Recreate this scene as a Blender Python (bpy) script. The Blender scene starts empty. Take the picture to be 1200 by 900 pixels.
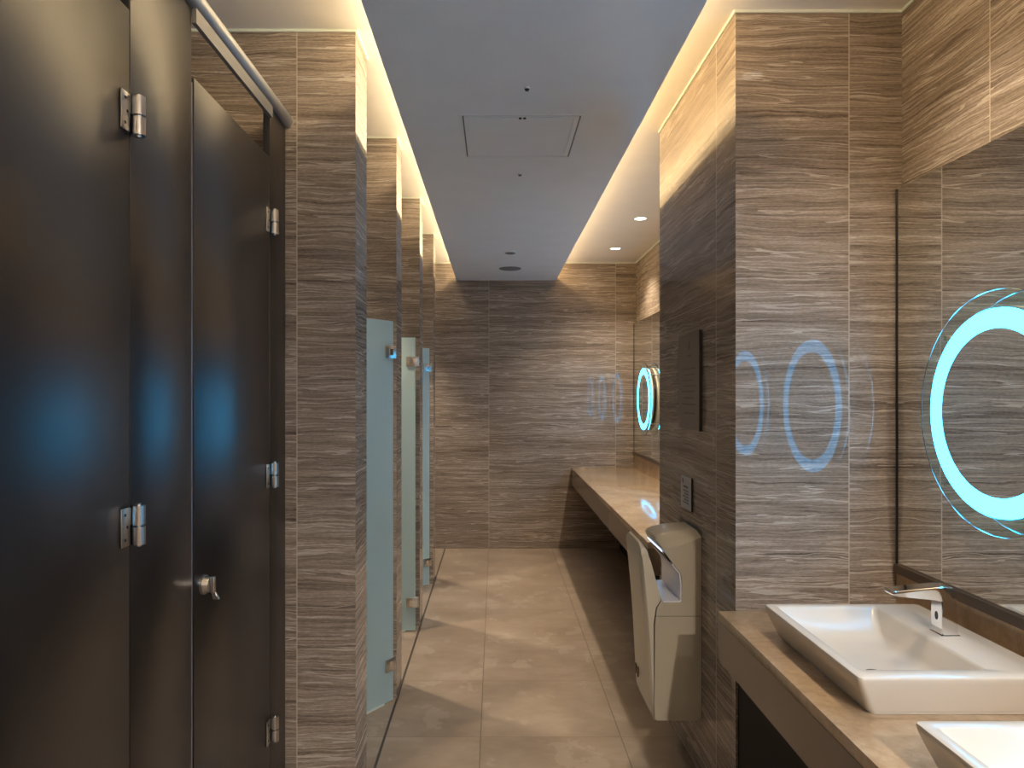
import bpy, bmesh, math, random
from mathutils import Vector, Matrix
random.seed(4)
S = bpy.context.scene
COL = S.collection
PI = math.pi

# ------------------------------------------------------------------ materials
def new_mat(name):
    m = bpy.data.materials.new(name); m.use_nodes = True
    return m, m.node_tree, m.node_tree.nodes['Principled BSDF']

class NT:
    """small helper for writing node networks"""
    def __init__(s, nt): s.nt = nt
    def n(s, t, **k):
        o = s.nt.nodes.new(t)
        for a, b in k.items(): setattr(o, a, b)
        return o
    def put(s, sock, v):
        if isinstance(v, (int, float)): sock.default_value = v
        elif isinstance(v, (tuple, list)): sock.default_value = v
        else: s.nt.links.new(v, sock)
    def m(s, op, a, b=None, c=None):
        o = s.n('ShaderNodeMath', operation=op)
        for i, v in enumerate((a, b, c)):
            if v is not None: s.put(o.inputs[i], v)
        return o.outputs[0]
    def xyz(s, a, b, c):
        o = s.n('ShaderNodeCombineXYZ')
        for i, v in enumerate((a, b, c)): s.put(o.inputs[i], v)
        return o.outputs[0]
    def noise(s, vec, scale=1.0, detail=3.0, rough=.55):
        o = s.n('ShaderNodeTexNoise'); s.put(o.inputs['Vector'], vec)
        o.inputs['Scale'].default_value = scale; o.inputs['Detail'].default_value = detail
        o.inputs['Roughness'].default_value = rough
        return o.outputs['Fac']
    def ramp(s, fac, stops):
        o = s.n('ShaderNodeValToRGB'); s.put(o.inputs[0], fac)
        cr = o.color_ramp
        while len(cr.elements) < len(stops): cr.elements.new(.5)
        for e, (p, c) in zip(cr.elements, stops):
            e.position = p; e.color = (*c, 1) if len(c) == 3 else c
        return o.outputs[0]
    def mix(s, fac, a, b, mode='MIX'):
        o = s.n('ShaderNodeMix', data_type='RGBA', blend_type=mode)
        s.put(o.inputs[0], fac)
        s.put(o.inputs[6], (*a, 1) if isinstance(a, tuple) and len(a) == 3 else a)
        s.put(o.inputs[7], (*b, 1) if isinstance(b, tuple) and len(b) == 3 else b)
        return o.outputs[2]
    def joint(s, v, off, w, half):
        """1 within half of a line repeated every w"""
        t = s.m('SUBTRACT', v, off - w / 2)
        t = s.m('FLOORED_MODULO', t, w)
        t = s.m('ABSOLUTE', s.m('SUBTRACT', t, w / 2))
        return s.m('LESS_THAN', t, half)

def stone(name, x0, y0, w=1.2, rough=.03, zjoint=.6):
    """polished vein-cut brown marble laid in 1.2 x 0.6 m tiles"""
    mat, nt, b = new_mat(name); k = NT(nt)
    geo = k.n('ShaderNodeNewGeometry')
    sp = k.n('ShaderNodeSeparateXYZ'); nt.links.new(geo.outputs['Position'], sp.inputs[0])
    sn = k.n('ShaderNodeSeparateXYZ'); nt.links.new(geo.outputs['Normal'], sn.inputs[0])
    X, Y, Z = sp.outputs
    facey = k.m('GREATER_THAN', k.m('ABSOLUTE', sn.outputs[1]), .5)
    facex = k.m('GREATER_THAN', k.m('ABSOLUTE', sn.outputs[0]), .5)
    # tile number -> its own piece of the slab
    ix = k.m('MULTIPLY', facey, k.m('FLOOR', k.m('DIVIDE', k.m('SUBTRACT', X, x0), w)))
    iy = k.m('MULTIPLY', facex, k.m('FLOOR', k.m('DIVIDE', k.m('SUBTRACT', Y, y0), w)))
    iz = k.m('FLOOR', k.m('DIVIDE', Z, zjoint))
    wn = k.n('ShaderNodeTexWhiteNoise', noise_dimensions='3D')
    k.put(wn.inputs['Vector'], k.xyz(ix, iy, iz))
    off = k.m('MULTIPLY', wn.outputs['Value'], 7.0)
    U = k.m('ADD', k.m('ADD', X, Y), off)
    # wavy bedding
    warp = k.noise(k.xyz(k.m('MULTIPLY', U, 2.2), off, k.m('MULTIPLY', Z, 7.0)), 1.0, 3)
    warp2 = k.noise(k.xyz(k.m('MULTIPLY', U, 9.0), off, k.m('MULTIPLY', Z, 30.0)), 1.0, 2)
    Zw = k.m('ADD', Z, k.m('ADD', k.m('MULTIPLY', k.m('SUBTRACT', warp, .5), .05), k.m('MULTIPLY', k.m('SUBTRACT', warp2, .5), .009)))
    fine = k.noise(k.xyz(k.m('MULTIPLY', U, 2.6), off, k.m('MULTIPLY', Zw, 150.0)), 1.0, 5, .75)
    grain = k.noise(k.xyz(k.m('MULTIPLY', U, 70.0), off, k.m('MULTIPLY', Z, 260.0)), 1.0, 2, .6)
    mid = k.noise(k.xyz(k.m('MULTIPLY', U, .7), off, k.m('MULTIPLY', Zw, 34.0)), 1.0, 3, .6)
    big = k.noise(k.xyz(k.m('MULTIPLY', U, .35), off, k.m('MULTIPLY', Zw, 8.0)), 1.0, 2, .5)
    t = k.m('ADD', k.m('ADD', k.m('MULTIPLY', fine, .56), k.m('MULTIPLY', mid, .19)), k.m('ADD', k.m('MULTIPLY', big, .12), k.m('MULTIPLY', grain, .13)))
    col = k.ramp(t, [(.37, (.080, .060, .047)), (.44, (.180, .142, .113)), (.50, (.262, .214, .174)),
                     (.555, (.345, .290, .242)), (.63, (.56, .50, .435))])
    vein = k.noise(k.xyz(k.m('MULTIPLY', U, .45), off, k.m('MULTIPLY', Zw, 13.0)), 1.0, 3, .5)
    vline = k.m('LESS_THAN', k.m('ABSOLUTE', k.m('SUBTRACT', vein, .60)), .0040)
    col = k.mix(k.m('MULTIPLY', vline, .45), col, (.62, .54, .45))
    vein2 = k.noise(k.xyz(k.m('MULTIPLY', U, .9), k.m('ADD', off, 3.3), k.m('MULTIPLY', Zw, 26.0)), 1.0, 3, .6)
    vl2 = k.m('LESS_THAN', k.m('ABSOLUTE', k.m('SUBTRACT', vein2, .56)), .011)
    col = k.mix(k.m('MULTIPLY', vl2, .45), col, (.64, .58, .51))
    vein3 = k.noise(k.xyz(k.m('MULTIPLY', U, 1.2), k.m('ADD', off, 7.7), k.m('MULTIPLY', Zw, 40.0)), 1.0, 4, .65)
    vl3 = k.m('LESS_THAN', k.m('ABSOLUTE', k.m('SUBTRACT', vein3, .44)), .007)
    col = k.mix(k.m('MULTIPLY', vl3, .40), col, (.10, .075, .058))
    # joints
    jz = k.joint(Z, 0.0, zjoint, .0016)
    jx = k.m('MULTIPLY', facey, k.joint(X, x0, w, .0020))
    jy = k.m('MULTIPLY', facex, k.joint(Y, y0, w, .0020))
    jv = k.m('MAXIMUM', jx, jy)
    col = k.mix(k.m('MULTIPLY', jz, .45), col, (.42, .35, .27))
    col = k.mix(k.m('MULTIPLY', jv, .75), col, (.48, .41, .33))
    nt.links.new(col, b.inputs['Base Color'])
    rj = k.m('ADD', rough, k.m('MULTIPLY', k.m('MAXIMUM', jz, jv), .4))
    nt.links.new(rj, b.inputs['Roughness'])
    b.inputs['IOR'].default_value = 1.45; b.inputs['Specular IOR Level'].default_value = .22
    return mat

def plain(name, col, rough=.5, metal=0.0, ior=1.5, coat=0.0, bump=0.0, bscale=200.0):
    mat, nt, b = new_mat(name); k = NT(nt)
    tc = k.n('ShaderNodeTexCoord')
    nz = k.noise(tc.outputs['Object'], 6.0, 3)
    c = k.mix(nz, tuple(v * .94 for v in col), tuple(min(1, v * 1.05) for v in col))
    nt.links.new(c, b.inputs['Base Color'])
    b.inputs['Roughness'].default_value = rough; b.inputs['Metallic'].default_value = metal
    b.inputs['IOR'].default_value = ior; b.inputs['Coat Weight'].default_value = coat
    if bump:
        bp = k.n('ShaderNodeBump'); bp.inputs['Strength'].default_value = bump; bp.inputs['Distance'].default_value = .001
        nt.links.new(k.noise(tc.outputs['Object'], bscale, 2), bp.inputs['Height'])
        nt.links.new(bp.outputs[0], b.inputs['Normal'])
    return mat

def emit(name, col, strength):
    mat, nt, b = new_mat(name)
    b.inputs['Base Color'].default_value = (.05, .05, .05, 1)
    b.inputs['Emission Color'].default_value = (*col, 1); b.inputs['Emission Strength'].default_value = strength
    return mat

def floor_tiles(name):
    mat, nt, b = new_mat(name); k = NT(nt)
    geo = k.n('ShaderNodeNewGeometry')
    sp = k.n('ShaderNodeSeparateXYZ'); nt.links.new(geo.outputs['Position'], sp.inputs[0])
    X, Y, Z = sp.outputs
    ix = k.m('FLOOR', k.m('DIVIDE', k.m('SUBTRACT', X, -.061), .6)); iy = k.m('FLOOR', k.m('DIVIDE', k.m('SUBTRACT', Y, 3.063), .603))
    wn = k.n('ShaderNodeTexWhiteNoise', noise_dimensions='2D'); k.put(wn.inputs['Vector'], k.xyz(ix, iy, 0.0))
    off = k.m('MULTIPLY', wn.outputs['Value'], 9.0)
    p = k.xyz(X, k.m('MULTIPLY', Y, 1.6), off)
    a = k.noise(p, 2.2, 4, .6); c = k.noise(p, 14.0, 3, .6)
    t = k.m('ADD', k.m('MULTIPLY', a, .75), k.m('MULTIPLY', c, .25))
    col = k.ramp(t, [(.36, (.200, .155, .121)), (.48, (.240, .190, .149)), (.56, (.264, .211, .167)), (.66, (.31, .253, .205))])
    col = k.mix(k.m('MULTIPLY', wn.outputs['Value'], .12), col, (.24, .195, .15))
    # worn dry-water marks
    sm = k.noise(k.xyz(X, k.m('MULTIPLY', Y, .8), 3.7), 5.5, 4, .62)
    mark = k.ramp(sm, [(.595, (0, 0, 0)), (.625, (1, 1, 1))])
    col = k.mix(k.m('MULTIPLY', mark, .26), col, (.41, .36, .30))
    jx = k.joint(X, -.061, .6, .0024); jy = k.joint(Y, 3.063, .603, .0020)
    inside = k.m('GREATER_THAN', X, -.468)
    jx = k.m('MULTIPLY', jx, inside)
    gut = k.m('LESS_THAN', k.m('ABSOLUTE', k.m('SUBTRACT', X, -.472)), .0055)
    col = k.mix(k.m('MULTIPLY', jy, .8), col, (.15, .115, .085))
    col = k.mix(k.m('MULTIPLY', jx, .85), col, (.11, .085, .065))
    col = k.mix(gut, col, (.045, .036, .03))
    nt.links.new(col, b.inputs['Base Color'])
    r = k.m('ADD', .30, k.m('MULTIPLY', a, .22)); nt.links.new(r, b.inputs['Roughness'])
    return mat

def counter_marble(name):
    mat, nt, b = new_mat(name); k = NT(nt)
    geo = k.n('ShaderNodeNewGeometry'); P = geo.outputs['Position']
    a = k.noise(P, 5.0, 5, .62); c = k.noise(P, 38.0, 3, .6)
    t = k.m('ADD', k.m('MULTIPLY', a, .7), k.m('MULTIPLY', c, .3))
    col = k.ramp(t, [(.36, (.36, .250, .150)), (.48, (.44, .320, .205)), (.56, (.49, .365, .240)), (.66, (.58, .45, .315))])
    vein = k.noise(P, 7.0, 5, .65)
    vl = k.m('LESS_THAN', k.m('ABSOLUTE', k.m('SUBTRACT', vein, .5)), .008)
    col = k.mix(k.m('MULTIPLY', vl, .3), col, (.33, .23, .14))
    nt.links.new(col, b.inputs['Base Color'])
    b.inputs['Roughness'].default_value = .14; b.inputs['IOR'].default_value = 1.5
    return mat

def glass(name, col, rough, ior=1.45):
    mat, nt, b = new_mat(name)
    b.inputs['Base Color'].default_value = (*col, 1); b.inputs['Transmission Weight'].default_value = 1
    b.inputs['Roughness'].default_value = rough; b.inputs['IOR'].default_value = ior
    return mat

M = {}
M['stone_left'] = stone('vein_marble_partitions', -.675, -.3)
M['stone_back'] = stone('vein_marble_end_wall', -.057, .0)
M['stone_pillar'] = stone('vein_marble_pillar', 1.146, 2.52)
M['stone_right'] = stone('vein_marble_washbasin_wall', 0.0, 1.905)
M['floor'] = floor_tiles('beige_floor_tiles')
M['counter'] = counter_marble('beige_marble')
M['ceiling'] = plain('ceiling_paint', (.82, .79, .74), .6)
M['soffit'] = plain('grey_soffit_paint', (.80, .83, .86), .30, ior=1.6)
M['bead'] = plain('white_bead', (.72, .78, .70), .5)
M['laminate'] = plain('dark_laminate', (.0035, .0026, .0026), .31, ior=1.85, bump=.03, bscale=600)
M['fascia'] = plain('shaded_marble_fascia', (.24, .185, .140), .22)  # counter marble painted darker and browner, for the shade on its front
M['undercounter'] = plain('undercounter_shade_board', (.005, .004, .004), .6, ior=1.3)  # near black: shade under the counters put into the colour
M['steel'] = plain('brushed_steel', (.62, .60, .57), .28, 1.0)
M['alu'] = plain('aluminium_rail', (.36, .37, .385), .48, .8)
M['channel_grey'] = plain('grey_channel', (.15, .145, .14), .5)
M['chrome'] = plain('chrome', (.86, .86, .87), .07, 1.0)
M['ceramic'] = plain('white_ceramic', (.63, .585, .52), .2, coat=.1)
M['frost'] = glass('frosted_glass', (.70, .90, .95), .5)
M['frost'].node_tree.nodes['Principled BSDF'].inputs['Transmission Weight'].default_value = .62
M['clear'] = glass('clear_glass', (.86, .97, .95), .0)
M['mirror'] = plain('mirror_silver', (.80, .81, .78), .0, 1.0)
M['channel'] = plain('bronze_channel', (.075, .052, .036), .4)
M['drum'] = plain('cream_metal', (.82, .77, .66), .35)
M['black'] = plain('black_plastic', (.012, .012, .013), .35)
M['dryer'] = plain('beige_abs', (.46, .425, .345), .32)
M['dryer_face'] = plain('warm_abs_face', (.54, .495, .40), .28)
M['liner'] = plain('white_liner', (.80, .82, .90), .25)
M['paper'] = plain('sign_card', (.50, .47, .49), .5)
M['ink'] = plain('sign_ink', (.10, .08, .09), .6)
M['acrylic'] = plain('smoked_acrylic_plate', (.15, .118, .094), .3)
M['acrylic_edge'] = plain('dark_plate_edge', (.012, .009, .008), .4)
M['relief'] = plain('plate_lettering', (.10, .08, .064), .45)
M['grille'] = plain('grey_grille', (.17, .175, .18), .6)
M['ring'] = emit('ring_light', (.026, .48, 1.0), 13)
M['led'] = emit('warm_led', (1.0, .67, .32), 30.0)
M['led_left'] = emit('warm_led_cubicle_side', (1.0, .75, .44), 36.0)
M['lens'] = emit('downlight_lens', (1.0, .90, .74), 6.0)
M['blueled'] = emit('blue_led', (.55, .68, 1.0), 1.6)

# ------------------------------------------------------------------ mesh helpers
def box(bm, x0, x1, y0, y1, z0, z1):
    v = [bm.verts.new((x, y, z)) for x in (x0, x1) for y in (y0, y1) for z in (z0, z1)]
    fs = [(0, 1, 3, 2), (4, 6, 7, 5), (0, 4, 5, 1), (2, 3, 7, 6), (0, 2, 6, 4), (1, 5, 7, 3)]
    return [bm.faces.new([v[i] for i in f]) for f in fs]

def bevel(bm, w, seg=2):
    bmesh.ops.bevel(bm, geom=list(bm.edges), offset=w, segments=seg, affect='EDGES', profile=.5, clamp_overlap=True)

def cyl(bm, c, axis, r, h, n=24, r2=None):
    """cylinder starting at c along axis ('x','y','z')"""
    r2 = r if r2 is None else r2
    a, b_ = [], []
    for i in range(n):
        t = 2 * PI * i / n; p, q = math.cos(t), math.sin(t)
        for lst, rr, hh in ((a, r, 0), (b_, r2, h)):
            if axis == 'z': co = (c[0] + p * rr, c[1] + q * rr, c[2] + hh)
            elif axis == 'x': co = (c[0] + hh, c[1] + p * rr, c[2] + q * rr)
            else: co = (c[0] + p * rr, c[1] + hh, c[2] + q * rr)
            lst.append(bm.verts.new(co))
    for i in range(n):
        j = (i + 1) % n; bm.faces.new((a[i], a[j], b_[j], b_[i]))
    bm.faces.new(a[::-1]); bm.faces.new(b_)

def loft(bm, rings, cap0=True, cap1=True):
    R = [[bm.verts.new(p) for p in r] for r in rings]
    n = len(R[0])
    for a, b_ in zip(R, R[1:]):
        for i in range(n):
            j = (i + 1) % n; bm.faces.new((a[i], a[j], b_[j], b_[i]))
    if cap0: bm.faces.new(R[0][::-1])
    if cap1: bm.faces.new(R[-1])
    return R

def lathe_x(bm, prof, cy, cz, n=72, closed=False):
    """profile [(x, r)] revolved about an axis along X"""
    R = []
    for x, r in prof:
        R.append([bm.verts.new((x, cy + r * math.cos(2 * PI * i / n), cz + r * math.sin(2 * PI * i / n))) for i in range(n)])
    seq = list(zip(R, R[1:])) + ([(R[-1], R[0])] if closed else [])
    for a, b_ in seq:
        for i in range(n):
            j = (i + 1) % n; bm.faces.new((a[i], a[j], b_[j], b_[i]))
    if not closed:
        bm.faces.new(R[0]); bm.faces.new(R[-1])

def rrect(x0, x1, y0, y1, r, z, n=5):
    pts = []
    for cx, cy, a0 in ((x1 - r, y1 - r, 0), (x0 + r, y1 - r, 90), (x0 + r, y0 + r, 180), (x1 - r, y0 + r, 270)):
        for i in range(n + 1):
            a = math.radians(a0 + 90 * i / n); pts.append((cx + r * math.cos(a), cy + r * math.sin(a), z))
    return pts

def obj(name, bm, mat, parent=None, smooth=None, origin=None):
    bmesh.ops.recalc_face_normals(bm, faces=list(bm.faces))
    me = bpy.data.meshes.new(name)
    if origin is not None:
        bmesh.ops.translate(bm, verts=list(bm.verts), vec=-Vector(origin))
    bm.to_mesh(me); bm.free()
    for m in (mat if isinstance(mat, (list, tuple)) else [mat]): me.materials.append(m)
    o = bpy.data.objects.new(name, me); COL.objects.link(o)
    if origin is not None: o.location = origin
    if parent is not None: o.parent = parent
    if smooth:
        me.polygons.foreach_set('use_smooth', [True] * len(me.polygons))
        me.set_sharp_from_angle(angle=math.radians(smooth))
    return o

def tag(o, label, cat, group=None):
    o['label'] = label; o['category'] = cat; o['kind'] = 'thing'
    if group: o['group'] = group
    return o

def thing(name, label, cat, loc, group=None, rz=0):
    o = bpy.data.objects.new(name, None); COL.objects.link(o)
    o.empty_display_size = .1; o.location = loc; o.rotation_euler.z = rz
    return tag(o, label, cat, group)

def struct(name, bm, mat, parent=None):
    o = obj(name, bm, mat, parent)
    if parent is None: o['kind'] = 'structure'
    return o

def B(*b_, bev=0, seg=2):
    bm = bmesh.new()
    for q in b_: box(bm, *q)
    if bev: bevel(bm, bev, seg)
    return bm

def dup(root, loc, label, rz=0, group=None):
    r = root.copy(); COL.objects.link(r); r.location = loc; r.rotation_euler.z = rz; r['label'] = label
    if group: r['group'] = group
    for ch in list(root.children):
        c = ch.copy(); COL.objects.link(c); c.parent = r
        for g in ch.children:
            d = g.copy(); COL.objects.link(d); d.parent = c
    return r

# ------------------------------------------------------------------ measurements (metres, camera at 0,0,1.47 looking along +Y)
D = 6.78          # end wall
CH = 2.71         # ceiling
XR = 1.317        # washbasin wall beside the camera
XR2 = 1.336       # washbasin wall beyond the pillar
YF = -2.0         # wall behind the camera
XL = -2.05        # outer wall of the cubicles
PX = -.475        # ends of the partitions
PIL = (.779, 1.336, 2.317, 3.386)
CT = .766         # counter height

# ------------------------------------------------------------------ room shell
struct('floor', B((XL - .1, XR + .1, YF - .1, D + .1, -.1, 0)), M['floor'])
struct('ceiling', B((XL - .1, XR + .1, YF - .1, D + .1, CH, CH + .1)), M['ceiling'])
struct('wall_back', B((XL - .1, XR + .1, D, D + .1, 0, CH)), M['stone_back'])
struct('wall_right', B((XR, XR + .1, YF, 3.0, 0, CH), (XR2, XR + .1, 3.0, D, 0, CH)), M['stone_right'])
struct('wall_left', B((XL - .1, XL, YF, D, 0, CH)), M['stone_left'])
struct('wall_front', B((XL - .1, XR + .1, YF - .1, YF, 0, CH)), M['stone_back'])
struct('pillar', B((PIL[0], PIL[1] - .0005, PIL[2], PIL[3], 0, CH)), M['stone_pillar'])
for y0, y1 in ((2.44, 2.65), (3.456, 3.64), (4.523, 4.70), (5.53, 5.71)):
    struct('partition_wall', B((XL, PX, y0, y1, 0, CH)), M['stone_left'])

# white bead where the stone meets the ceiling
def bead(n, boxes): struct('trim_%d' % n, B(*boxes), M['bead'])
t = .006
nb = 1
for y0, y1 in ((2.44, 2.65), (3.456, 3.64), (4.523, 4.70), (5.53, 5.71)):
    bead(nb, [(XL, PX + t, y0 - t, y0, CH - .009, CH), (PX, PX + t, y0, y1, CH - .009, CH)]); nb += 1
bead(nb, [(PIL[0] - t, XR, PIL[2] - t, PIL[2], CH - .009, CH), (PIL[0] - t, PIL[0], PIL[2], PIL[3], CH - .009, CH)]); nb += 1
bead(nb, [(XL, -.364, D - t, D, CH - .009, CH), (.578, XR2, D - t, D, CH - .009, CH)]); nb += 1
bead(nb, [(XR2 - t, XR2, PIL[3], D - t, CH - .009, CH), (XR - t, XR, YF, PIL[2] - t, CH - .009, CH)]); nb += 1

# dropped soffit with a light cove along each long side
SX0, SX1, SZ = -.364, .578, 2.54
struct('ceiling_soffit', B((SX0, SX1, YF, D, SZ, SZ + .028), (SX0 + .088, SX1 - .088, YF, D, SZ + .028, CH)), M['soffit'])
for sx, nm in ((SX0 + .088, 'left'), (SX1 - .088, 'right')):
    s = -1 if nm == 'left' else 1
    bm = B((min(sx, sx + s * .014), max(sx, sx + s * .014), YF + .02, D - .02, SZ + .082, SZ + .096))
    o = obj('led_strip', bm, M['led_left' if s < 0 else 'led'])
    tag(o, 'warm LED strip tucked in the soffit cove on the %s side' % ('cubicle' if s < 0 else 'washbasin'), 'cove light')

# ------------------------------------------------------------------ dark toilet cubicles
LX = -.71
PT = .022   # panel thickness
def hinge_part(parent, y, z, mat=M['steel']):
    """leaf on the door, two-piece barrel on the seam; local y of the seam"""
    bm = B((0, .004, y - .036, y - .004, z - .037, z + .037), bev=.0012)
    box(bm, 0.0005, .0035, y - .006, y + .000, z + .002, z + .035)
    h = obj('hinge', bm, mat, parent, 40)
    b1 = bmesh.new(); cyl(b1, (.0136, y + .009, z + .001), 'z', .0125, .037, 20)
    obj('barrel', b1, mat, h, 40)
    b2 = bmesh.new(); cyl(b2, (.0136, y + .009, z - .038), 'z', .0125, .035, 20)
    obj('barrel', b2, mat, h, 40)
    b3 = bmesh.new(); cyl(b3, (.0136, y + .009, z - .042), 'z', .005, .084, 12)
    obj('pin', b3, mat, h, 40)
    for dz in (-.024, 0, .024):
        s_ = bmesh.new(); cyl(s_, (.004, y - .024 + (.008 if dz == 0 else 0), z + dz), 'x', .0032, .0008, 12)
        obj('screw', s_, M['black'], h)
    return h

def cubicle_door(y0, y1, label):
    d = thing('laminate_door', label, 'door', (LX, y0, 0), 'dark cubicle doors')
    w = y1 - y0
    obj('door_panel', B((-PT, 0, 0, w, .12, 2.215), bev=.0012), M['laminate'], d, 40)
    for z in (2.012, 1.213, .41): hinge_part(d, w, z)
    # privacy lock: rosette, dial and thumb-turn
    z = 1.005
    bm = bmesh.new(); cyl(bm, (0, .052, z), 'x', .024, .006, 28); cyl(bm, (.006, .052, z), 'x', .021, .012, 28, .018)
    lk = obj('lock', bm, M['steel'], d, 40)
    bm = B((.018, .030, .046, .058, z - .020, z + .020), bev=.003); obj('thumb_turn', bm, M['steel'], lk, 40)
    bm = bmesh.new(); loft(bm, [[(.020, .048, z - .016), (.020, .056, z - .016), (.030, .056, z - .016), (.030, .048, z - .016)],
                               [(.024, .049, z - .036), (.024, .057, z - .036), (.040, .057, z - .036), (.040, .049, z - .036)]])
    bevel(bm, .0015, 1); obj('lever_tail', bm, M['steel'], lk, 40)
    return d

def pilaster(y0, y1, label, strip=True):
    p = thing('stall_pilaster', label, 'partition panel', (LX, y0, 0), 'dark cubicle pilasters')
    w = y1 - y0
    obj('post_panel', B((-PT, 0, 0, w, .0, 2.370), bev=.0012), M['laminate'], p, 40)
    if strip:
        obj('edge_strip', B((-.014, -.001, w + .0003, w + .0065, .12, 2.20)), M['alu'], p)
        obj('rubber_seal', B((-.020, -.0145, w + .0003, w + .0095, .12, 2.21)), M['black'], p)
    return p

cubicle_door(.835, 1.391, 'dark brown cubicle door cropped by the left edge, nearest the camera')
cubicle_door(1.690, 2.256, 'dark brown cubicle door with a steel turn lock, beside the stone partition')
pilaster(1.394, 1.676, 'wide dark pilaster between the two dark cubicle doors')
pilaster(2.259, 2.425, 'narrow dark pilaster against the stone partition', False)
pilaster(.535, .821, 'dark pilaster before the nearest cubicle door, beyond the left edge')
cubicle_door(-.035, .532, 'dark brown cubicle door out of frame beside the camera')
pilaster(-1.98, -.038, 'long dark panel running behind the camera', False)
obj_rail = thing('headrail', 'round grey aluminium headrail along the top of the dark cubicles', 'rail', (LX - .011, 0, 2.372))
bm = bmesh.new(); cyl(bm, (.012, -1.98, .024), 'y', .0225, 4.415, 28)
obj('tube', bm, M['alu'], obj_rail, 40)
for y0, y1 in ((1.679, 2.256), (.825, 1.391), (-.034, .532)):
    obj('channel', B((.010, .021, y0, y1, -.034, .002)), M['channel_grey'], obj_rail)
bm = bmesh.new(); cyl(bm, (.012, 2.4352, .024), 'y', .0235, .004, 28)
obj('end_cap', bm, M['steel'], obj_rail, 40)

# ------------------------------------------------------------------ frosted glass doors
def glass_door(loc, ang, label, w=.70):
    """hinge axis at loc; the leaf runs along local -y, turned by ang"""
    d = thing('glass_door', label, 'door', loc, 'frosted glass cubicle doors', ang)
    obj('glass_leaf', B((-.005, .005, -w, 0, .008, 1.815), bev=.001, seg=1), M['frost'], d)
    obj('bottom_seal', B((-.006, .006, -w, -.06, .001, .0075)), M['bead'], d)
    for z in (1.667, .18):
        bm = B((-.014, -.0055, -.055, .012, z - .03, z + .03), (.0055, .014, -.055, .012, z - .03, z + .03), bev=.002)
        box(bm, -.012, .012, .0005, .013, z - .024, z + .024)
        h = obj('hinge', bm, M['steel'], d, 40)
        for x0, x1 in ((.0141, .0165), (-.0165, -.0141)):
            obj('cover_plate', B((x0, x1, -.034, -.012, z - .016, z + .016), bev=.0008), M['chrome'], h)
        bm = bmesh.new(); cyl(bm, (0, .014, z - .028), 'z', .008, .056, 16); obj('pivot', bm, M['steel'], h, 40)
    bm = bmesh.new(); cyl(bm, (.0055, -w + .06, 1.0), 'x', .014, .03, 20, .018); cyl(bm, (-.0055, -w + .06, 1.0), 'x', .014, -.03, 20, .018)
    obj('knob', bm, M['steel'], d, 40)
    return d

glass_door((-.490, 3.425, 0), math.radians(-35), 'pale blue frosted glass door just past the nearest stone partition, swung partly open')
glass_door((-.492, 4.425, 0), math.radians(-88), 'grey-green frosted glass door standing wide open against the middle stone partition')
glass_door((-.505, 5.49, 0), math.radians(-48), 'thin sliver of frosted glass door farthest down the aisle')

# ------------------------------------------------------------------ counters
def counter(y0, y1, label, px, end_near):
    c = thing('vanity_counter', label, 'counter', (.722, y0, 0), 'marble vanity counters')
    w = (XR2 if end_near else XR) - .722 - .0015; L = y1 - y0
    obj('countertop', B((0, w, 0, L, CT - .03, CT), bev=.0015), M['counter'], c, 40)
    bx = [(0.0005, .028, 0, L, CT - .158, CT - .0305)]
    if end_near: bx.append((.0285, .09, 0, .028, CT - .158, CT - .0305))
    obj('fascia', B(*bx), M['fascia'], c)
    obj('backsplash', B((w - .018, w, 0, L, CT + .0005, .893)), M['counter'], c)
    obj('under_shade_panel', B((px - .722, px - .702, .0, L, .0, CT - .031)), M['undercounter'], c)  # added dark panel; beyond the pillar it stands in for the void's shade
    return c
counter(YF + .0015, 2.3155, 'beige marble vanity counter with two white basins, beside the camera', .786, False)
counter(3.3875, D - .0015, 'empty beige marble vanity counter beyond the pillar against the end wall', 1.18, True)

# ------------------------------------------------------------------ wall mirrors
MX = 1.296
def wall_mirror(y0, y1, label, dx=0.0):
    m = thing('wall_mirror', label, 'mirror', (MX + dx, y0, .905), 'wide wall mirrors')
    L = y1 - y0; H = 2.128 - .905
    obj('mirror_glass', B((0, .006, 0, L, .012, H)), M['mirror'], m)
    obj('backing', B((.0065, XR - MX, .004, L - .004, 0.016, H - .004)), M['acrylic_edge'], m)
    obj('bottom_channel', B((-.012, .0, 0, L, -.011, .016), (0, XR - MX, 0, L, -.011, .0115)), M['channel'], m)
    for a, b_ in ((L, L + .004), (-.004, 0)): obj('edge_trim', B((-.003, .006, a, b_, .0, H)), M['acrylic_edge'], m)
    return m
wall_mirror(YF + .01, 2.306, 'wide frameless wall mirror above the white basins')
wall_mirror(3.395, D - .008, 'wide wall mirror above the empty far counter, beyond the pillar', XR2 - XR)

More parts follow.
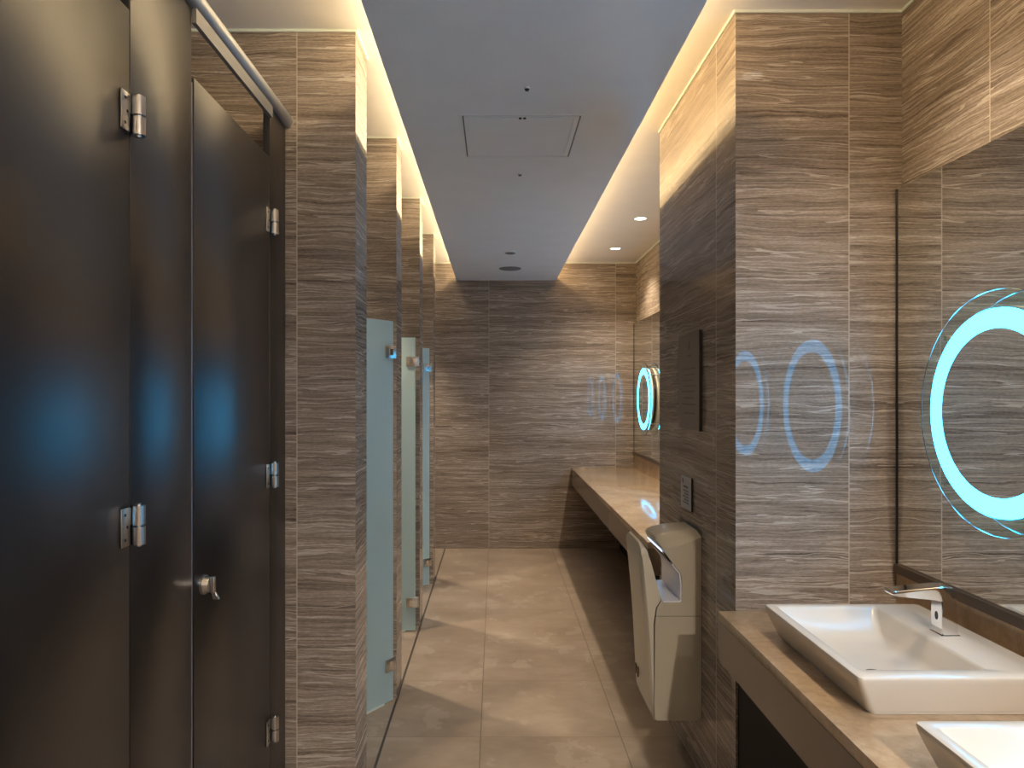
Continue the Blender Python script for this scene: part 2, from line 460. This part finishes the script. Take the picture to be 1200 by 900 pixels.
# ------------------------------------------------------------------ round mirrors with a glowing ring
RZ = 1.421
def ring_mirror(y, label):
    r = thing('ring_mirror', label, 'lit mirror', (1.250, y, RZ), 'round mirrors with glowing rings')
    bm = bmesh.new(); lathe_x(bm, [(0, .2642), (0, .3085), (.0015, .310), (.0065, .310), (.008, .3085), (.008, .2642)], 0, 0, 96, True)
    obj('glass_rim', bm, M['clear'], r, 30)
    bm = bmesh.new(); lathe_x(bm, [(0, .2135), (0, .2625), (.008, .2625), (.008, .2135)], 0, 0, 96, True)
    obj('light_ring', bm, M['ring'], r, 30)
    bm = bmesh.new(); lathe_x(bm, [(0.0005, .2125), (.008, .2125)], 0, 0, 96)
    obj('mirror_disc', bm, M['mirror'], r, 30)
    bm = bmesh.new(); lathe_x(bm, [(.0085, .255), (.0085, .2625), (.0062, .2628), (.0062, .2636), (.0085, .264), (.0085, .267), (.030, .267), (.032, .265), (.032, .02)], 0, 0, 96)
    obj('drum', bm, M['drum'], r, 30)
    bm = bmesh.new(); lathe_x(bm, [(.0325, .232), (.0455, .232)], 0, 0, 72)
    obj('mount', bm, M['channel'], r, 30)
    for k in range(4):
        a = PI / 4 + k * PI / 2; bm = bmesh.new()
        cyl(bm, (.0085, .287 * math.cos(a), .287 * math.sin(a)), 'x', .007, .037, 14)
        obj('standoff', bm, M['steel'], r, 40)
    return r
R0 = ring_mirror(1.792, 'large round mirror with glowing cyan ring above the basin with the tap')
dup(R0, (1.250, 1.042, RZ), 'round mirror with glowing ring past the right edge, seen only mirrored in the pillar')
dup(R0, (1.250, .292, RZ), 'round mirror with glowing ring beside the camera, out of frame')
dup(R0, (1.268, 6.12, RZ), 'small far round mirror with glowing cyan ring next to the end wall')
dup(R0, (1.268, 5.07, RZ), 'round glowing mirror hidden behind the pillar, second from the end wall')
dup(R0, (1.268, 4.02, RZ), 'round glowing mirror hidden behind the pillar, third from the end wall')

# ------------------------------------------------------------------ basins and taps
def basin(y0, label):
    x0, x1, y1 = .790, 1.238, y0 + .55
    zt = CT + .087
    bm = bmesh.new()
    def o_(i, z, r): return rrect(x0 + i, x1 - i * .4, y0 + i * .55, y1 - i, r, z, 6)
    def n_(a, b_, c, d, z, r): return rrect(x0 + a, x0 + b_, y0 + c, y0 + d, r, z, 6)
    rings = [o_(.034, CT + .0005, .012), o_(.034, CT + .006, .012), o_(.029, CT + .0065, .014), o_(.022, CT + .022, .014), o_(.010, CT + .05, .013),
             o_(.002, CT + .072, .012), o_(0, CT + .081, .012), o_(.0012, CT + .0855, .012), o_(.005, zt, .011),
             n_(.024, .316, .046, .523, zt, .010), n_(.0275, .3125, .0505, .5195, zt - .002, .012), n_(.031, .307, .055, .514, zt - .010, .016),
             n_(.046, .292, .066, .470, zt - .052, .024), n_(.056, .280, .080, .425, zt - .072, .028), n_(.085, .235, .13, .35, zt - .078, .03),
             n_(.145, .165, .22, .24, zt - .080, .008)]
    loft(bm, rings)
    o = thing('washbasin', label, 'basin', (x0, y0, CT), 'white vessel basins')
    bw = obj('bowl', bm, M['ceramic'], o, 50); bw.location = (-x0, -y0, -CT)
    bm = bmesh.new(); cyl(bm, (.155, .23, .0072), 'z', .021, .003, 28)
    obj('drain', bm, M['chrome'], o, 40)
    return o
def tap(y, label):
    f = thing('faucet', label, 'tap', (1.158, y, CT + .087), 'square chrome taps')
    ox, oz = 1.158, CT + .087
    bm = bmesh.new()
    def q(x0, x1, h, z): return [(x0 - ox, -h, z - oz), (x1 - ox, -h, z - oz), (x1 - ox, h, z - oz), (x0 - ox, h, z - oz)]
    loft(bm, [q(1.137, 1.180, .0235, .8552), q(1.1365, 1.1765, .0235, .90), q(1.1365, 1.173, .0235, .9405)])
    bmesh.ops.bevel(bm, geom=[e for e in bm.edges if abs(e.verts[0].co.z - e.verts[1].co.z) > .01], offset=.003, segments=3, affect='EDGES')
    obj('column', bm, M['chrome'], f, 25)
    bm = bmesh.new()
    def sec(x, zt, zb, hb): return [(x - ox, -.0235, zt - .0015 - oz), (x - ox, -.022, zt - oz), (x - ox, .022, zt - oz), (x - ox, .0235, zt - .0015 - oz), (x - ox, .0235, zt - .006 - oz), (x - ox, hb, zb - oz), (x - ox, -hb, zb - oz), (x - ox, -.0235, zt - .006 - oz)]
    loft(bm, [sec(1.0135, .9655, .9585, .020), sec(1.0155, .966, .9545, .016), sec(1.022, .9665, .9515, .015), sec(1.09, .9735, .9450, .015), sec(1.120, .976, .9425, .0165), sec(1.132, .977, .9408, .021),
              sec(1.140, .9775, .9408, .0234), sec(1.162, .9765, .9408, .0234), sec(1.170, .971, .9408, .0234), sec(1.1735, .958, .9408, .0234)])
    obj('spout', bm, M['chrome'], f, 25)
    obj('outlet', B((-.134, -.120, -.010, .010, .0955, .0985)), M['black'], f)
    bm = bmesh.new(); lathe_x(bm, [(-.0226, .003), (-.0226, .0055), (-.0211, .0058)], 0, 0, 24)
    for v in bm.verts: v.co.z = v.co.z * 1.9 + .046
    obj('sensor', bm, M['black'], f, 40)
    obj('base_plate', B((-.024, .025, -.0265, .0265, -.0002, .0015), bev=.0006), M['chrome'], f)
    return f
basin(1.552, 'white rectangular vessel basin under the chrome tap, whole rim in view')
basin(.802, 'white rectangular basin cropped by the bottom right corner')
tap(1.843, 'square chrome sensor tap on the basin beside the pillar')
tap(1.093, 'square chrome tap on the cropped basin, past the right edge')

# ------------------------------------------------------------------ hand dryer
hd = thing('hand_dryer', 'beige upright hand dryer with open slot on the dark pillar side', 'hand dryer', (PIL[0], 2.70, .234))
W = .31
def prism(bm, secs):
    loft(bm, [[(x - PIL[0], y, z - .234) for x, z in pts] for y, pts in secs])
# rear body: hood over the slot, back and lower body in one side profile
def body(e):
    return [(.7785, .236), (.612, .236), (.604, .244), (.602, .30), (.604, .60), (.611, .66), (.6285, .688), (.634, .681), (.698, .681), (.705, .688), (.706, .76),
            (.700, .792), (.672, .828), (.643, .866), (.624 + .012 * e, .889 - .012 * e), (.617 + .020 * e, .902 - .020 * e), (.622 + .022 * e, .914 - .029 * e), (.642 + .012 * e, .926 - .040 * e), (.694, .937 - .044 * e), (.7785, .942 - .014 * e)]
bm = bmesh.new()
prism(bm, [(0.0, body(1.0)), (.004, body(.90)), (.062, body(.06)), (.085, body(.0)), (W - .085, body(.0)), (W - .062, body(.06)), (W - .004, body(.9)), (W, body(1.0))])
obj('body', bm, M['dryer'], hd, 28)
# front panel: tall curved shell in front of the slot
def front(zt, inset):
    return [(.600, .252), (.5985, .60), (.6075, .662), (.6265, .690), (.6235, .706), (.603, .782), (.590 - .002, .835), (.5775, min(.872, zt - .010)), (.5665, min(.893, zt - .003)), (.559, zt), (.552, zt - .004),
            (.5475 + inset, zt - .020), (.553 + inset, .80), (.566 + inset, .66), (.574 + inset, .55), (.584 + inset, .36), (.590 + inset, .262)]
bm = bmesh.new()
prism(bm, [(0.0, front(.868, .010)), (.010, front(.884, .003)), (.055, front(.902, .0)), (W - .055, front(.902, .0)), (W - .010, front(.884, .003)), (W, front(.868, .010))])
obj('front_panel', bm, M['dryer_face'], hd, 30)
# liner of the slot (rear wall and bottom)
def liner(o): return [(.7055 - o, .684), (.7055 - o, .76), (.6995 - o, .7915), (.6715 - o * .7, .8275 - o * .7), (.669 - o * 1.2, .8245 - o), (.6965 - o * 1.3, .789), (.702 - o * 1.2, .758), (.702 - o * 1.2, .687), (.636, .6855), (.636, .6815), (.700, .6815)]
bm = bmesh.new(); prism(bm, [(.003, liner(.0015)), (W - .003, liner(.0015))])
obj('slot_liner', bm, M['liner'], hd, 30)
bm = bmesh.new(); prism(bm, [(.02, [(.6675, .8315), (.6435, .8655), (.640, .863), (.664, .829)]), (W - .02, [(.6675, .8315), (.6435, .8655), (.640, .863), (.664, .829)])])
nz = obj('air_nozzle', bm, M['black'], hd)
bm = bmesh.new(); prism(bm, [(.04, [(.6415, .865), (.634, .8745), (.631, .8725), (.6385, .863)]), (W - .04, [(.6415, .865), (.634, .8745), (.631, .8725), (.6385, .863)])])
obj('indicator_lamp', bm, M['blueled'], hd)
# seam, drip tray and its two slits
bm = bmesh.new(); prism(bm, [(-.0006, [(.601, .629), (.7785, .629), (.7785, .6305), (.601, .6305)]), (.0005, [(.601, .629), (.7785, .629), (.7785, .6305), (.601, .6305)])])
obj('seam', bm, M['channel'], hd)
tr = obj('drip_tray', B((.602 - PIL[0], -.006, .012, W - .012, -.0005, .0015)), M['dryer'], hd)
for dy in (.205, .245):
    bm = B((-.1995, -.196, dy, dy + .012, .085, .125)); obj('level_window', bm, M['black'], hd)
obj('wall_plate', B((-.0008, -.0001, -.003, W + .003, .006, .72)), M['black'], hd)

# ------------------------------------------------------------------ signs on the pillar
def dashes(bm, y0, y1, z, h, gaps, seed, x0, x1):
    rnd = random.Random(seed); y = y0
    while y < y1 - .004:
        l = rnd.uniform(.008, .03); e = min(y + l, y1); box(bm, x0, x1, y, e, z, z + h); y = e + gaps
pl = thing('information_sign', 'large dark smoked plate above the small sign on the pillar', 'plaque', (PIL[0], 2.69, 1.329))
obj('plate', B((-.010, -.0005, 0, .31, 0, .378), bev=.001), M['acrylic'], pl)
obj('edge', B((-.0125, -.0005, -.004, -.0001, -.002, .380)), M['acrylic_edge'], pl)
bm = bmesh.new()
for i, z in enumerate((.235, .212, .190, .168, .146, .120, .095, .060)):
    dashes(bm, .05 + (i % 3) * .015, .25 - (i % 2) * .03, z, .006, .006, i, -.0108, -.0101)
box(bm, -.0108, -.0101, .135, .15, .315, .345); box(bm, -.0108, -.0101, .12, .165, .285, .295)
obj('lettering', bm, M['relief'], pl)
sg = thing('notice_sign', 'small pale sign with rows of tiny print above the hand dryer', 'sign', (PIL[0], 2.817, 1.003))
obj('card', B((-.006, -.0005, 0, .16, 0, .131), bev=.0008), M['paper'], sg)
obj('edge', B((-.0075, -.0005, -.003, -.0001, -.001, .132)), M['acrylic_edge'], sg)
bm = bmesh.new()
for i, z in enumerate((.070, .058, .046, .034, .022)): dashes(bm, .04, .13 - (i % 2) * .02, z, .005, .004, 20 + i, -.0067, -.0061)
box(bm, -.0067, -.0061, .118, .135, .100, .118); dashes(bm, .05, .12, .085, .008, .004, 31, -.0067, -.0061)
obj('lettering', bm, M['ink'], sg)

# ------------------------------------------------------------------ ceiling fittings
def downlight(x, y, label, power=150.0, group='recessed downlights', size=115, col=(1.0, .80, .57)):
    d = thing('downlight', label, 'ceiling light', (x, y, CH), group)
    bm = bmesh.new()
    n = 40; prof = [(.043, -.0005), (.052, -.0005), (.052, -.003), (.047, -.005), (.041, -.004), (.040, -.0005)]
    R = [[bm.verts.new((r * math.cos(2 * PI * i / n), r * math.sin(2 * PI * i / n), z)) for i in range(n)] for r, z in prof]
    for a, b_ in zip(R, R[1:] + R[:1]):
        for i in range(n): bm.faces.new((a[i], a[(i + 1) % n], b_[(i + 1) % n], b_[i]))
    obj('trim_ring', bm, M['bead'], d, 40)
    bm = bmesh.new(); cyl(bm, (0, 0, -.003), 'z', .0395, .0025, 32); obj('lens', bm, M['lens'], d, 40)
    L = bpy.data.lights.new('downlight_lamp', 'SPOT'); L.energy = power; L.color = col
    L.spot_size = math.radians(size); L.spot_blend = .7; L.shadow_soft_size = .035
    lo = bpy.data.objects.new('downlight_lamp', L); COL.objects.link(lo); lo.parent = d; lo.location = (0, 0, -.012)
    return d
downlight(1.03, 6.12, 'small bright downlight in the ceiling nearest the end wall', 62)
downlight(1.03, 5.07, 'bright downlight over the far counter, beside the pillar edge', 62)
downlight(1.03, 4.02, 'downlight over the far counter hidden behind the pillar', 62)
downlight(1.00, 1.845, 'downlight above the nearer washbasins, mirrored in the pillar front', 29, size=100)
downlight(1.00, .80, 'downlight above the cropped basin, out of frame', 27, size=110)
downlight(1.00, -.25, 'downlight behind the camera over the vanity counter', 50, size=165, col=(1.0, .86, .71))
downlight(1.00, -1.30, 'downlight farthest behind the camera over the vanity counter', 380, size=165, col=(1.0, .86, .71))
for y, p in ((3.05, 100), (4.08, 150), (5.10, 150), (6.25, 150)):
    downlight(-1.02, y, {3.05: 'downlight inside the stall nearest the camera', 4.08: 'downlight inside the middle stall',
                         5.10: 'downlight inside the stall farther on', 6.25: 'downlight inside the bay against the end wall'}[y], p, 'stall downlights', 80)
downlight(-1.35, 1.95, 'downlight inside the dark cubicle with the turn lock', 60, 'stall downlights', 80)
downlight(-1.35, 1.0, 'downlight inside the dark cubicle nearest the camera', 60, 'stall downlights')

# access hatch in the soffit
h = thing('access_hatch', 'square access hatch with double frame in the grey soffit', 'ceiling hatch', (-.137, 2.742, SZ))
Wd, Ld = .48, .498
fr = [(0, Wd, 0, .010, -.003, -.0002), (0, Wd, Ld - .010, Ld, -.003, -.0002), (0, .010, .0101, Ld - .0101, -.003, -.0002), (Wd - .010, Wd, .0101, Ld - .0101, -.003, -.0002)]
obj('frame', B(*fr), M['soffit'], h)
q = .0165
obj('gap', B((.0105, Wd - .0105, .0105, Ld - .0105, -.0012, -.0002)), M['grille'], h)
obj('hatch_panel', B((q, Wd - q, q, Ld - q, -.0035, -.0013)), M['soffit'], h)
q2 = .030
obj('inner_bead', B((q2, Wd - q2, q2, q2 + .004, -.0055, -.0036), (q2, Wd - q2, Ld - q2 - .004, Ld - q2, -.0055, -.0036), (q2, q2 + .004, q2 + .0041, Ld - q2 - .0041, -.0055, -.0036), (Wd - q2 - .004, Wd - q2, q2 + .0041, Ld - q2 - .0041, -.0055, -.0036)), M['soffit'], h)
bm = bmesh.new(); cyl(bm, (Wd / 2 - .005, .030, -.0075), 'z', .006, .004, 16); cyl(bm, (Wd / 2 + .012, .030, -.0075), 'z', .006, .004, 16)
obj('latch', bm, M['black'], h)

def ceiling_disc(name, label, cat, x, y, r, hgt, mat, centre):
    d = thing(name, label, cat, (x, y, SZ))
    bm = bmesh.new(); cyl(bm, (0, 0, -.0003), 'z', r, -hgt * .5, 36, r * .96); obj('rim', bm, M['soffit'] if centre else mat, d, 40)
    bm = bmesh.new(); cyl(bm, (0, 0, -hgt * .5 - .0004), 'z', r * .86, -hgt * .5, 36, r * .6); obj('face', bm, mat, d, 40)
    return d
ceiling_disc('ceiling_speaker', 'dark grey round speaker grille in the soffit by the end wall', 'speaker', .13, 6.13, .095, .010, M['grille'], False)
ceiling_disc('smoke_detector', 'small grey disc in the soffit just before the speaker', 'detector', .116, 5.43, .048, .012, M['grille'], True)
ceiling_disc('ceiling_sprinkler', 'tiny dark sprinkler in the soffit on the near side of the hatch', 'sprinkler',   .112, 2.503, .010, .012, M['black'], True)
ceiling_disc('ceiling_sensor', 'tiny dark dot in the soffit just beyond the access hatch', 'sensor', .122, 3.49, .011, .010, M['grille'], True)

# ------------------------------------------------------------------ world, camera, view
w = bpy.data.worlds.new('World'); S.world = w; w.use_nodes = True
w.node_tree.nodes['Background'].inputs[0].default_value = (.5, .6, .75, 1); w.node_tree.nodes['Background'].inputs[1].default_value = .2
cam = bpy.data.cameras.new('camera'); co = bpy.data.objects.new('camera', cam); COL.objects.link(co)
co.location = (0, 0, 1.47); co.rotation_euler = (PI / 2, 0, 0)
cam.sensor_width = 36; cam.lens = 839 / 1200 * 36; cam.shift_x = 20 / 1200; cam.shift_y = 11 / 1200; cam.clip_start = .02
S.camera = co
S.view_settings.view_transform = 'Standard'; S.view_settings.look = 'None'; S.view_settings.gamma = 1
S.view_settings.use_curve_mapping = False; S.view_settings.exposure = 0.3
S.cycles.max_bounces = 10; S.cycles.transmission_bounces = 8; S.cycles.glossy_bounces = 6; S.cycles.diffuse_bounces = 5
S.cycles.use_denoising = True; S.cycles.sample_clamp_indirect = 6.0
